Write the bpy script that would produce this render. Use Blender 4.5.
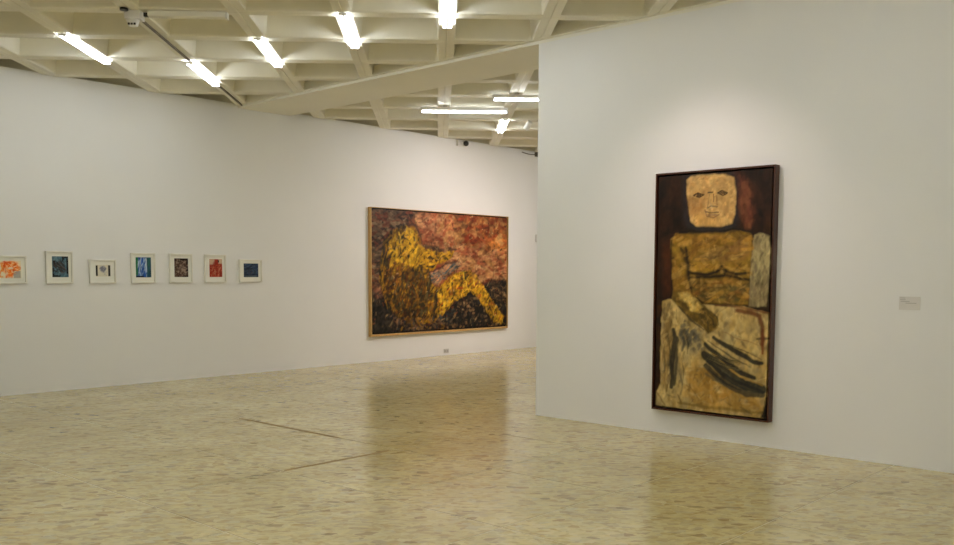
import bpy, bmesh, math, random
import numpy as np
from mathutils import Matrix, Vector

for o in list(bpy.data.objects):
    bpy.data.objects.remove(o)
SC = bpy.context.scene
COL = SC.collection
RT2 = math.sqrt(2.0)

# ---------------------------------------------------------------- camera
EYE = 1.5
FPX, YAW, PITCH, ROLL, PPY = 906.7, math.radians(2.49), math.radians(4.475), math.radians(0.224), 342.94
_f = np.array([math.sin(YAW) * math.cos(PITCH), math.cos(YAW) * math.cos(PITCH), -math.sin(PITCH)])
_r = np.array([math.cos(YAW), -math.sin(YAW), 0.0])
_u = np.cross(_r, _f)
CR = _r * math.cos(ROLL) + _u * math.sin(ROLL)
CU = -_r * math.sin(ROLL) + _u * math.cos(ROLL)
CF = _f
cam_data = bpy.data.cameras.new('camera')
cam = bpy.data.objects.new('camera', cam_data)
COL.objects.link(cam)
cam.matrix_world = Matrix(((CR[0], CU[0], -CF[0], 0), (CR[1], CU[1], -CF[1], 0), (CR[2], CU[2], -CF[2], EYE), (0, 0, 0, 1)))
cam_data.sensor_width = 36.0
cam_data.lens = FPX / 954 * 36
cam_data.shift_y = (PPY - 272.5) / 954
cam_data.clip_start = 0.05
SC.camera = cam

# ---------------------------------------------------------------- world and exposure
w = bpy.data.worlds.new('world'); SC.world = w; w.use_nodes = True
w.node_tree.nodes['Background'].inputs[0].default_value = (0.9, 0.88, 0.82, 1)
w.node_tree.nodes['Background'].inputs[1].default_value = 0.0
VS = SC.view_settings
VS.view_transform = 'Standard'; VS.look = 'None'; VS.gamma = 1.0; VS.use_curve_mapping = False
VS.exposure = 0.24
SC.cycles.diffuse_bounces = 8

TUBE_POWER = 24.0          # emission strength of a fluorescent tube
TUBE_COL = (0.98, 1.025, 1.05)
SPOT_COL = (1.0, 0.81, 0.745)

# ---------------------------------------------------------------- room numbers (metres)
DL, DR = 11.432, 7.398      # distances of the two white walls from the eye's plumb line
H = 3.823                   # top of the walls / underside of the beam
HR = H + 0.035              # underside of the coffer rims
PIT = 0.957                # coffer module
GX, GY = 1.0455, 9.55         # one rib crossing
CD = 0.31                   # coffer depth
U0, U1, V0, V1 = -3.0, 16.2, -4.0, DL       # room in wall axes: u along left wall, v along right wall
CV = 5.94                   # free end of the right wall
VB = 3.6                    # side wall of the space behind the right wall

def uv(u, v, z=0.0):
    return Vector(((u - v) / RT2, (u + v) / RT2, z))

def ray(px, py):
    return CF + (px - 477) / FPX * CR - (py - PPY) / FPX * CU

def on_left(px, py, off=0.0):
    d = ray(px, py); t = (DL - off) * RT2 / (d[1] - d[0]); P = d * t
    return (P[0] + P[1]) / RT2, P[2] + EYE

def on_right(px, py, off=0.0):
    d = ray(px, py); t = (DR - off) * RT2 / (d[1] + d[0]); P = d * t
    return (P[0] - P[1]) / RT2, P[2] + EYE

# ---------------------------------------------------------------- helpers
def new_obj(name, mesh, mat=None, parent=None, loc=None, rotz=None):
    o = bpy.data.objects.new(name, mesh)
    COL.objects.link(o)
    if mat is not None and mesh is not None and len(mesh.materials) == 0:
        mesh.materials.append(mat)
    if parent is not None:
        o.parent = parent
    if loc is not None:
        o.location = loc
    if rotz is not None:
        o.rotation_euler = (0, 0, rotz)
    return o

def tag(o, label=None, cat=None, group=None, kind=None):
    if label: o['label'] = label
    if cat: o['category'] = cat
    if group: o['group'] = group
    if kind: o['kind'] = kind
    return o

def empty(name, loc, rotz=0.0):
    o = bpy.data.objects.new(name, None)
    COL.objects.link(o)
    o.location = loc; o.rotation_euler = (0, 0, rotz); o.empty_display_size = 0.1
    return o

def bm_mesh(bm, name, smooth=False):
    bmesh.ops.recalc_face_normals(bm, faces=bm.faces)
    m = bpy.data.meshes.new(name); bm.to_mesh(m); bm.free()
    if smooth:
        for p in m.polygons: p.use_smooth = True
    return m

def add_box(bm, x0, x1, y0, y1, z0, z1, bev=0.0):
    ret = bmesh.ops.create_cube(bm, size=1.0)
    vs = ret['verts']
    for v in vs:
        v.co = Vector((x0 + (v.co.x + .5) * (x1 - x0), y0 + (v.co.y + .5) * (y1 - y0), z0 + (v.co.z + .5) * (z1 - z0)))
    if bev:
        es = list({e for v in vs for e in v.link_edges})
        bmesh.ops.bevel(bm, geom=es, offset=bev, segments=2, affect='EDGES', profile=0.6)

def box_mesh(name, x0, x1, y0, y1, z0, z1, bev=0.0):
    bm = bmesh.new(); add_box(bm, x0, x1, y0, y1, z0, z1, bev); return bm_mesh(bm, name)

def add_cyl(bm, p0, p1, r0, r1=None, seg=16, caps=True):
    p0 = Vector(p0); p1 = Vector(p1); d = p1 - p0
    r1 = r0 if r1 is None else r1
    q = d.to_track_quat('Z', 'Y').to_matrix().to_4x4()
    bmesh.ops.create_cone(bm, cap_ends=caps, segments=seg, radius1=r0, radius2=r1, depth=d.length,
                          matrix=Matrix.Translation((p0 + p1) / 2) @ q)

def cyl_mesh(name, p0, p1, r0, r1=None, seg=16, smooth=True):
    bm = bmesh.new(); add_cyl(bm, p0, p1, r0, r1, seg); m = bm_mesh(bm, name)
    if smooth:
        for p in m.polygons: p.use_smooth = len(p.vertices) == 4
    return m

# ---------------------------------------------------------------- materials
def mat_base(name, col, rough=0.6, spec=0.5, metal=0.0):
    m = bpy.data.materials.new(name); m.use_nodes = True
    b = m.node_tree.nodes['Principled BSDF']
    b.inputs['Base Color'].default_value = (*col, 1); b.inputs['Roughness'].default_value = rough
    b.inputs['Specular IOR Level'].default_value = spec; b.inputs['Metallic'].default_value = metal
    return m, m.node_tree, b

def nd(nt, t, **kw):
    n = nt.nodes.new(t)
    for k, v in kw.items():
        setattr(n, k, v)
    return n

def ramp(nt, stops, interp='LINEAR'):
    n = nd(nt, 'ShaderNodeValToRGB'); cr = n.color_ramp; cr.interpolation = interp
    while len(cr.elements) < len(stops): cr.elements.new(0.5)
    for e, (p, c) in zip(cr.elements, stops):
        e.position = p; e.color = (*c, 1)
    return n

def mix(nt, fac, a, b, blend='MIX'):
    n = nd(nt, 'ShaderNodeMix', data_type='RGBA', blend_type=blend)
    L = nt.links
    if isinstance(fac, (int, float)): n.inputs[0].default_value = fac
    else: L.new(fac, n.inputs[0])
    for s, v in ((6, a), (7, b)):
        if isinstance(v, tuple): n.inputs[s].default_value = (*v, 1)
        else: L.new(v, n.inputs[s])
    return n.outputs[2]

def mat_paint(name, col, rough=0.65, var=0.04, bump=0.05, scale=0.9):
    """rolled wall paint: faint large-scale unevenness and fine relief"""
    m, nt, b = mat_base(name, col, rough, 0.35)
    g = nd(nt, 'ShaderNodeNewGeometry')
    n1 = nd(nt, 'ShaderNodeTexNoise'); n1.inputs['Scale'].default_value = scale; n1.inputs['Detail'].default_value = 3
    nt.links.new(g.outputs['Position'], n1.inputs['Vector'])
    d = tuple(c * (1 - 2 * var) for c in col)
    r = ramp(nt, [(0.3, d), (0.7, col)])
    nt.links.new(n1.outputs['Fac'], r.inputs['Fac']); nt.links.new(r.outputs['Color'], b.inputs['Base Color'])
    n2 = nd(nt, 'ShaderNodeTexNoise'); n2.inputs['Scale'].default_value = 120; n2.inputs['Detail'].default_value = 2
    nt.links.new(g.outputs['Position'], n2.inputs['Vector'])
    bp = nd(nt, 'ShaderNodeBump'); bp.inputs['Strength'].default_value = bump; bp.inputs['Distance'].default_value = 0.002
    nt.links.new(n2.outputs['Fac'], bp.inputs['Height']); nt.links.new(bp.outputs['Normal'], b.inputs['Normal'])
    return m

M = {}
M['wall'] = mat_paint('wall_paint', (0.85, 0.85, 0.845), 0.6, 0.015)
M['ceil'] = mat_paint('ceiling_paint', (0.88, 0.85, 0.735), 0.55, 0.05, 0.08, 2.0)
M['beam'] = mat_paint('beam_paint', (0.89, 0.87, 0.79), 0.6, 0.03)
M['white'] = mat_paint('white_enamel', (0.80, 0.79, 0.76), 0.4, 0.01, 0.0, 3)
M['grey'] = mat_paint('grey_plastic', (0.55, 0.53, 0.50), 0.5, 0.02, 0.02, 9)
M['card'] = mat_paint('caption_card', (0.70, 0.68, 0.65), 0.6, 0.02, 0.02, 9)
M['outlet'] = mat_paint('outlet_plastic', (0.42, 0.40, 0.38), 0.5, 0.02, 0.02, 9)
M['dark'] = mat_paint('dark_plastic', (0.03, 0.028, 0.025), 0.4, 0.05, 0.02, 20)
M['track'] = mat_paint('dark_track', (0.17, 0.15, 0.115), 0.5, 0.1, 0.05, 8)
M['gap'] = mat_paint('frame_shadow_gap', (0.012, 0.010, 0.009), 0.8, 0.1, 0.0, 8)
M['mat'] = mat_paint('mat_board', (0.86, 0.85, 0.77), 0.8, 0.02, 0.04, 12)
M['cream_wood'] = mat_paint('cream_painted_wood', (0.82, 0.80, 0.72), 0.5, 0.04, 0.05, 9)
M['joint'] = mat_paint('pale_joint', (0.66, 0.585, 0.37), 0.35, 0.06, 0.03, 6)
M['joint_brown'] = mat_paint('brown_joint', (0.25, 0.15, 0.03), 0.75, 0.1, 0.05, 14)

def mat_wood(name, c0, c1, rough=0.4, scale=30):
    m, nt, b = mat_base(name, c0, rough, 0.4)
    tc = nd(nt, 'ShaderNodeTexCoord'); mp = nd(nt, 'ShaderNodeMapping'); mp.inputs['Scale'].default_value = (1, 6, 1)
    n = nd(nt, 'ShaderNodeTexNoise'); n.inputs['Scale'].default_value = scale; n.inputs['Detail'].default_value = 4
    nt.links.new(tc.outputs['Object'], mp.inputs['Vector']); nt.links.new(mp.outputs['Vector'], n.inputs['Vector'])
    r = ramp(nt, [(0.3, c0), (0.7, c1)])
    nt.links.new(n.outputs['Fac'], r.inputs['Fac']); nt.links.new(r.outputs['Color'], b.inputs['Base Color'])
    return m
M['gold_wood'] = mat_wood('honey_wood', (0.48, 0.28, 0.09), (0.62, 0.39, 0.14), 0.4)
M['dark_wood'] = mat_wood('dark_wood', (0.055, 0.017, 0.008), (0.085, 0.028, 0.013), 0.35)

def mat_tube():
    m = bpy.data.materials.new('lit_tube'); m.use_nodes = True; nt = m.node_tree
    nt.nodes.remove(nt.nodes['Principled BSDF'])
    e = nd(nt, 'ShaderNodeEmission'); e.inputs[0].default_value = (*TUBE_COL, 1); e.inputs[1].default_value = TUBE_POWER
    nt.links.new(e.outputs[0], nt.nodes['Material Output'].inputs[0])
    return m
M['tube'] = mat_tube()

def mat_lens():
    m = bpy.data.materials.new('lit_spot_lens'); m.use_nodes = True; nt = m.node_tree
    nt.nodes.remove(nt.nodes['Principled BSDF'])
    e = nd(nt, 'ShaderNodeEmission'); e.inputs[0].default_value = (*SPOT_COL, 1); e.inputs[1].default_value = 12
    nt.links.new(e.outputs[0], nt.nodes['Material Output'].inputs[0])
    return m
M['lens'] = mat_lens()

def mat_floor():
    """polished mosaic of small irregular cream, ochre and grey marble chips"""
    m, nt, b = mat_base('marble_mosaic', (0.6, 0.52, 0.33), 0.16, 0.5)
    L = nt.links
    g = nd(nt, 'ShaderNodeNewGeometry')
    mp = nd(nt, 'ShaderNodeMapping'); mp.inputs['Rotation'].default_value = (0, 0, math.radians(8)); mp.inputs['Scale'].default_value = (0.62, 1.0, 1.0)
    L.new(g.outputs['Position'], mp.inputs['Vector'])
    nw = nd(nt, 'ShaderNodeTexNoise'); nw.inputs['Scale'].default_value = 7; nw.inputs['Detail'].default_value = 2
    L.new(mp.outputs['Vector'], nw.inputs['Vector'])
    add = nd(nt, 'ShaderNodeMix', data_type='RGBA', blend_type='LINEAR_LIGHT'); add.inputs[0].default_value = 0.03
    L.new(mp.outputs['Vector'], add.inputs[6]); L.new(nw.outputs['Color'], add.inputs[7])
    def vor(scale, off):
        v = nd(nt, 'ShaderNodeTexVoronoi'); v.inputs['Scale'].default_value = scale
        o = nd(nt, 'ShaderNodeVectorMath', operation='ADD'); o.inputs[1].default_value = (off, off * .7, 0)
        L.new(add.outputs[2], o.inputs[0]); L.new(o.outputs[0], v.inputs['Vector'])
        s = nd(nt, 'ShaderNodeSeparateColor'); L.new(v.outputs['Color'], s.inputs[0])
        return s
    s1 = vor(24, 0.0)
    r1 = ramp(nt, [(0.0, (0.80, 0.68, 0.37)), (0.22, (0.70, 0.60, 0.34)), (0.45, (0.80, 0.71, 0.46)), (0.62, (0.60, 0.49, 0.23)), (0.76, (0.64, 0.60, 0.45)), (0.88, (0.55, 0.41, 0.16)), (0.96, (0.50, 0.44, 0.31)), (1.0, (0.42, 0.31, 0.15))])
    L.new(s1.outputs[0], r1.inputs['Fac'])
    s2 = vor(52, 3.3)
    r2 = ramp(nt, [(0.0, (0.80, 0.69, 0.40)), (0.5, (0.74, 0.66, 0.43)), (0.75, (0.60, 0.53, 0.35)), (0.92, (0.55, 0.42, 0.20)), (1.0, (0.36, 0.31, 0.22))])
    L.new(s2.outputs[1], r2.inputs['Fac'])
    c = mix(nt, 0.40, r1.outputs['Color'], r2.outputs['Color'])
    # scattered single dark or rusty chips
    s3 = vor(24, 9.1)
    gt = nd(nt, 'ShaderNodeMath', operation='GREATER_THAN'); gt.inputs[1].default_value = 0.965; L.new(s3.outputs[2], gt.inputs[0])
    r3 = ramp(nt, [(0.0, (0.13, 0.10, 0.06)), (0.4, (0.30, 0.17, 0.05)), (0.7, (0.24, 0.21, 0.16)), (1.0, (0.40, 0.27, 0.08))]); L.new(s3.outputs[0], r3.inputs['Fac'])
    hf = nd(nt, 'ShaderNodeMath', operation='MULTIPLY'); hf.inputs[1].default_value = 0.55; L.new(gt.outputs[0], hf.inputs[0])
    c = mix(nt, hf.outputs[0], c, r3.outputs['Color'])
    # broad stone-tone drift
    n4 = nd(nt, 'ShaderNodeTexNoise'); n4.inputs['Scale'].default_value = 1.1; n4.inputs['Detail'].default_value = 3
    L.new(g.outputs['Position'], n4.inputs['Vector'])
    r4 = ramp(nt, [(0.3, (0.72, 0.69, 0.55)), (0.7, (0.90, 0.89, 0.81))]); L.new(n4.outputs['Fac'], r4.inputs['Fac'])
    c = mix(nt, 1.0, c, r4.outputs['Color'], 'MULTIPLY')
    L.new(c, b.inputs['Base Color'])
    # polish wear
    n5 = nd(nt, 'ShaderNodeTexNoise'); n5.inputs['Scale'].default_value = 5; n5.inputs['Detail'].default_value = 4
    L.new(g.outputs['Position'], n5.inputs['Vector'])
    mr = nd(nt, 'ShaderNodeMapRange'); mr.inputs['To Min'].default_value = 0.13; mr.inputs['To Max'].default_value = 0.24
    L.new(n5.outputs['Fac'], mr.inputs['Value']); L.new(mr.outputs['Result'], b.inputs['Roughness'])
    bp = nd(nt, 'ShaderNodeBump'); bp.inputs['Strength'].default_value = 0.06; bp.inputs['Distance'].default_value = 0.002
    L.new(s1.outputs[1], bp.inputs['Height']); L.new(bp.outputs['Normal'], b.inputs['Normal'])
    return m
M['floor'] = mat_floor()

def mat_pigment(name, rough, gain, bump):
    m, nt, b = mat_base(name, (0.5, 0.5, 0.5), rough, 0.2)
    a = nd(nt, 'ShaderNodeVertexColor', layer_name='pigment')
    c = mix(nt, 1.0, a.outputs['Color'], (gain, gain, gain), 'MULTIPLY')
    nt.links.new(c, b.inputs['Base Color'])
    tc = nd(nt, 'ShaderNodeTexCoord')
    n = nd(nt, 'ShaderNodeTexNoise'); n.inputs['Scale'].default_value = 45; n.inputs['Detail'].default_value = 5
    nt.links.new(tc.outputs['Object'], n.inputs['Vector'])
    bp = nd(nt, 'ShaderNodeBump'); bp.inputs['Strength'].default_value = bump; bp.inputs['Distance'].default_value = 0.004
    nt.links.new(n.outputs['Fac'], bp.inputs['Height']); nt.links.new(bp.outputs['Normal'], b.inputs['Normal'])
    return m
M['oil'] = mat_pigment('oil_paint', 0.5, 1.0, 0.35)
M['paper'] = mat_pigment('printed_paper', 0.7, 1.2, 0.05)

# ---------------------------------------------------------------- room shell
def uv_prism(name, u0, u1, v0, v1, z0, z1, mat, parent=None):
    """box aligned with the walls (u, v axes), object origin at its own base centre"""
    m = box_mesh(name, -(u1 - u0) / 2, (u1 - u0) / 2, -(v1 - v0) / 2, (v1 - v0) / 2, 0, z1 - z0)
    return new_obj(name, m, mat, parent, uv((u0 + u1) / 2, (v0 + v1) / 2, z0), math.radians(45))

ST = dict(kind='structure')
T = 0.2
tag(uv_prism('wall_left', U0 - T, U1 + T, V1, V1 + T, 0, HR + 0.02, M['wall']), 'long white wall hung with seven small frames and a wide painting', **ST)
tag(uv_prism('wall_right', DR, DR + 0.45, V0, CV, 0, H, M['wall']), 'white partition wall with the tall painting of a seated figure', **ST)
tag(uv_prism('wall_back', U0 - T, U0, V0 - T, V1, 0, HR, M['wall']), 'white wall behind the viewer', **ST)
tag(uv_prism('wall_side', U0, DR + 0.45, V0 - T, V0, 0, HR, M['wall']), 'white side wall closing the gallery', **ST)
tag(uv_prism('wall_far', U1, U1 + T, VB, V1, 0, HR, M['wall']), 'white far end wall of the passage', **ST)
tag(uv_prism('wall_passage', DR + 0.45, U1 + T, VB - T, VB, 0, HR, M['wall']), 'white side wall of the passage behind the partition', **ST)

# floor: pale bed with one mosaic panel per bay, seams along the walls
floor = tag(uv_prism('floor', U0 - T, U1 + T, V0 - T, V1 + T, -0.12, -0.0015, M['joint']), 'polished cream marble mosaic floor laid in square bays', **ST)
FU, FV, FU0, FV0, GAP = 1.165, 1.10, 2.80, 2.33, 0.008
panel_cache = {}
def room_clip(u0, u1, v0, v1):
    """parts of a rectangle inside the L-shaped room"""
    out = []
    a = (max(u0, U0), min(u1, DR), max(v0, V0), min(v1, V1)); out.append(a)
    a = (max(u0, DR), min(u1, DR + 0.45), max(v0, CV), min(v1, V1)); out.append(a)
    a = (max(u0, DR + 0.45), min(u1, U1), max(v0, VB), min(v1, V1)); out.append(a)
    return [r for r in out if r[1] - r[0] > 0.02 and r[3] - r[2] > 0.02]
fl_inv = floor.location.copy()
def floor_piece(name, u0, u1, v0, v1, z1, mat):
    key = (name, round(u1 - u0, 3), round(v1 - v0, 3))
    if key not in panel_cache:
        a, b_ = (u1 - u0) / 2, (v1 - v0) / 2
        panel_cache[key] = box_mesh(name, -a, a, -b_, b_, 0, z1 + 0.0015)
    o = new_obj(name, panel_cache[key], mat, floor)
    P = uv((u0 + u1) / 2, (v0 + v1) / 2, -0.0015) - fl_inv
    o.location = Matrix.Rotation(-math.radians(45), 3, 'Z') @ P
    return o
for i in range(-7, 14):
    for j in range(-7, 10):
        a, c = FU0 + i * FU + GAP / 2, FV0 + j * FV + GAP / 2
        u0, u1, v0, v1 = a, a + FU - GAP, c, c + FV - GAP
        if u0 < DR < u1 or u0 < DR + .45 < u1:
            if v0 < CV < v1 or v1 <= CV:
                for r in room_clip(u0, u1, v0, v1): floor_piece('floor_panel', *r, 0.0, M['floor'])
                continue
            u0, u1, v0, v1 = u0, u1, v0, min(v1, V1)
            if v1 - v0 > .02: floor_piece('floor_panel', u0, u1, v0, v1, 0.0, M['floor'])
            continue
        rs = room_clip(u0, u1, v0, v1)
        for r in rs: floor_piece('floor_panel', *r, 0.0, M['floor'])
# two seams that have turned brown
tag(floor_piece('seam_strip', 5.13 - .018, 5.13 + .020, 6.40, 7.98, 0.0006, M['joint_brown']), 'brown seam strip in the floor')
tag(floor_piece('seam_strip', 4.00, 5.05, 5.63 - .019, 5.63 + .019, 0.0006, M['joint_brown']), 'brown seam strip in the floor')

# ceiling: slab above, one coffer unit per module, diagonal beam over the partition
ceiling = tag(uv_prism('ceiling', U0 - 1.2, U1 + 1.2, V0 - 1.2, V1 + 1.2, HR + CD + 0.012, HR + CD + 0.15, M['ceil']), 'cream waffle ceiling of square concrete coffers', **ST)
c_inv = ceiling.location.copy(); RM45 = Matrix.Rotation(-math.radians(45), 3, 'Z')
def coffer_mesh():
    bm = bmesh.new()
    o_ = PIT / 2 - 0.0004; r_ = o_ - 0.080; c_ = r_ - 0.010; t_ = c_ - 0.030
    rings = [(o_, CD + 0.010), (o_, 0.006), (o_ - 0.006, 0.0), (r_, 0.0), (c_, 0.016), (t_, CD - 0.03), (t_ - 0.03, CD)]
    prev = None
    for a, z in rings:
        vs = [bm.verts.new((x * a, y * a, z)) for x, y in ((-1, -1), (1, -1), (1, 1), (-1, 1))]
        if prev:
            for k in range(4): bm.faces.new((prev[k], prev[(k + 1) % 4], vs[(k + 1) % 4], vs[k]))
        prev = vs
    bm.faces.new(prev)
    m = bpy.data.meshes.new('coffer'); bm.normal_update(); bm.to_mesh(m); bm.free(); return m
CM = coffer_mesh()
cands = []
for i in range(-16, 14):
    for j in range(-16, 14):
        x, y = GX + (i + .5) * PIT, GY + (j + .5) * PIT
        u, v = (x + y) / RT2, (y - x) / RT2
        e = 0.62
        main = U0 - e < u < DR + .2 and V0 - e < v < V1 + e
        pas = DR < u < U1 + e and VB - e < v < V1 + e
        if main or pas: cands.append((x, y))
for x, y in cands:
    o = new_obj('coffer', CM, M['ceil'], ceiling)
    o.location = RM45 @ (Vector((x, y, HR)) - c_inv); o.rotation_euler = (0, 0, -math.radians(45))
def ceil_part(name, u0, u1, v0, v1, z0, z1, mat):
    m = box_mesh(name, -(u1 - u0) / 2, (u1 - u0) / 2, -(v1 - v0) / 2, (v1 - v0) / 2, 0, z1 - z0)
    o = new_obj(name, m, mat, ceiling); o.location = RM45 @ (uv((u0 + u1) / 2, (v0 + v1) / 2, z0) - c_inv); return o
tag(ceil_part('beam', DR, DR + 0.89, V0, V1, H, HR + CD, M['beam']), 'broad flat diagonal beam running from the partition to the long wall')
tag(ceil_part('beam_ledge', DR - 0.055, DR, V0, V1, HR - 0.004, HR + 0.10, M['ceil']), 'narrow ledge along the edge of the beam')

# ---------------------------------------------------------------- fluorescent battens
def rib_x(i): return GX + i * PIT
ME = {}
def batten_meshes():
    ME['body'] = box_mesh('batten_body', -0.012, 0.012, -0.625, 0.625, -0.022, 0.0, 0.003)
    ME['ltube'] = cyl_mesh('tube', (0, -0.60, 0), (0, 0.60, 0), 0.0115, seg=14)
    ME['cap'] = box_mesh('end_cap', -0.043, 0.043, -0.004, 0.004, -0.031, -0.002, 0.003)
    ME['body1'] = box_mesh('batten_body1', -0.030, 0.030, -0.625, 0.625, 0.0, 0.045, 0.004)
    ME['cap1'] = box_mesh('end_cap1', -0.02, 0.02, -0.010, 0.010, -0.04, 0.0, 0.003)
    ME['br'] = box_mesh('bracket', -0.02, 0.02, -0.03, 0.03, 0.0, 0.10, 0.003)
batten_meshes()
def twin_batten(x, y, label, group=None, top=None):
    """two bare tubes flanking a slim white body, screwed under a ceiling rib that runs along y"""
    top = HR if top is None else top
    t = empty('fluorescent_batten', (x, y, top)); tag(t, label, 'ceiling light', group)
    new_obj('body', ME['body'], M['white'], t)
    for s in (-1, 1):
        new_obj('tube', ME['ltube'], M['tube'], t, (s * 0.031, 0, -0.019))
    for s in (-1, 1):
        new_obj('lamp_holder', ME['cap'], M['white'], t, (0, s * 0.613, 0))
    return t
def single_batten(x, y, z, label, bx, group=None, rz=math.pi / 2):
    """one bare tube under a long slim body hung on a bracket, across the ribs"""
    t = empty('hanging_batten', (x, y, z), rz); tag(t, label, 'ceiling light', group)
    new_obj('body', ME['body1'], M['white'], t)
    new_obj('tube', ME['ltube'], M['tube'], t, (0, 0, -0.022))
    for s in (-1, 1):
        new_obj('lamp_holder', ME['cap1'], M['white'], t, (0, s * 0.613, 0))
    new_obj('bracket', ME['br'], M['grey'], t, (0, -bx, 0.045))
    return t
twin_batten(rib_x(-5), 10.03, 'lit twin-tube batten under the rib one bay short of the seven small frames')
twin_batten(rib_x(-4), 11.12, 'lit twin-tube batten on the rib with the dark track, close to the long wall', top=HR - 0.018)
twin_batten(rib_x(-3), 10.08, 'lit twin-tube batten on the rib just beside the rib with the dark track')
twin_batten(rib_x(-2), 9.14, 'lit twin-tube batten two ribs from the dark track, before the diagonal beam')
twin_batten(rib_x(-1), 8.29, 'lit twin-tube batten on the rib nearest the free end of the partition')
twin_batten(rib_x(0), 14.80, 'lit twin-tube batten beyond the diagonal beam, short of the security camera')
single_batten(0.375, 13.15, H - 0.03, 'single-tube batten hung across the ribs beyond the beam, seen whole', -0.27)
single_batten(1.345, 12.18, H - 0.03, 'single-tube batten hung across the ribs beyond the beam, cut off by the partition', -0.30)
# unseen battens added over the rest of the gallery to fill it with light
OUT = 'added unseen twin-tube battens over the rest of the gallery'
for i in range(-5, 3):
    for k in range(-4, 4):
        y = 6.05 + 0.32 * ((i * 5) % 4) + k * 4 * PIT - (PIT * 2 if i % 2 else 0)
        x = rib_x(i); u, v = (x + y) / RT2, (y - x) / RT2
        if y + 0.63 < 7.55 and U0 + 0.6 < u < DR - 0.75 and V0 + 0.6 < v < V1 - 0.7:
            twin_batten(x, y, 'unseen twin-tube fill batten added over the open part of the gallery', OUT)
for i, y in ((2, 12.3), (3, 14.6), (4, 12.4), (2, 16.3), (3, 11.0), (4, 15.6), (5, 13.8)):  # hidden battens added behind the partition to brighten the long wall
    twin_batten(rib_x(i), y, 'unseen twin-tube fill batten added over the passage behind the partition', 'added unseen twin-tube battens over the passage')

# ---------------------------------------------------------------- spotlights
def spotlight(name, pos, target, power, angle, blend, label, group=None, size=0.035):
    t = empty(name, pos); tag(t, label, 'spotlight', group)
    d = (Vector(target) - Vector(pos)).normalized()
    # stem from the rib down to the head
    new_obj('stem', cyl_mesh('stem', (0, 0, 0.0), (0, 0, HR - pos[2]), 0.010, seg=10), M['white'], t)
    bm = bmesh.new(); add_cyl(bm, -d * 0.06, d * 0.075, 0.040, 0.046, 18, caps=False); add_cyl(bm, -d * 0.0605, -d * 0.06, 0.040, 0.040, 18)
    new_obj('housing', bm_mesh(bm, 'housing'), M['white'], t)
    new_obj('lens', cyl_mesh('lens', d * 0.040, d * 0.044, 0.036, seg=18), M['lens'], t)
    ld = bpy.data.lights.new(name + '_light', 'SPOT'); ld.energy = power; ld.color = SPOT_COL
    ld.spot_size = math.radians(angle); ld.spot_blend = blend; ld.shadow_soft_size = size
    lo = bpy.data.objects.new('beam_light', ld); COL.objects.link(lo); lo.parent = t
    lo.location = d * 0.09; lo.rotation_euler = d.to_track_quat('-Z', 'Y').to_euler()
    return t
def L_pt(u, z, off): return uv(u, DL - off, z)
def R_pt(s, z, off): return uv(DR - off, -s, z)
spotlight('spotlight', R_pt(-4.05, H - 0.06, 1.50), R_pt(-3.95, 1.35, 0), 56, 82, 1.0, 'white spotlight aimed at the tall painting of a seated figure')
spotlight('spotlight', L_pt(11.10, H - 0.04, 2.32), L_pt(11.4, 1.3, 0), 10, 110, 1.0, 'white spotlight beyond the diagonal beam aimed at the wide painting')
spotlight('spotlight', L_pt(12.6, H - 0.04, 3.6), L_pt(11.0, 1.1, 0), 190, 92, 1.0, 'unseen fill floodlight added over the passage, turned to the near half of the wide painting')  # added lamp, hidden by the partition, widens the glow around the wide painting
spotlight('spotlight', L_pt(14.2, H - 0.04, 3.9), L_pt(12.9, 1.0, 0), 120, 92, 1.0, 'unseen fill floodlight added deep in the passage, turned to the far half of the wide painting')  # second added lamp out of view, evens the light towards the far end

# ---------------------------------------------------------------- painting engine
def s2l(c):
    c = np.array(c, float) / 255.0
    return np.where(c <= 0.04045, c / 12.92, ((c + 0.055) / 1.055) ** 2.4)

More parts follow.
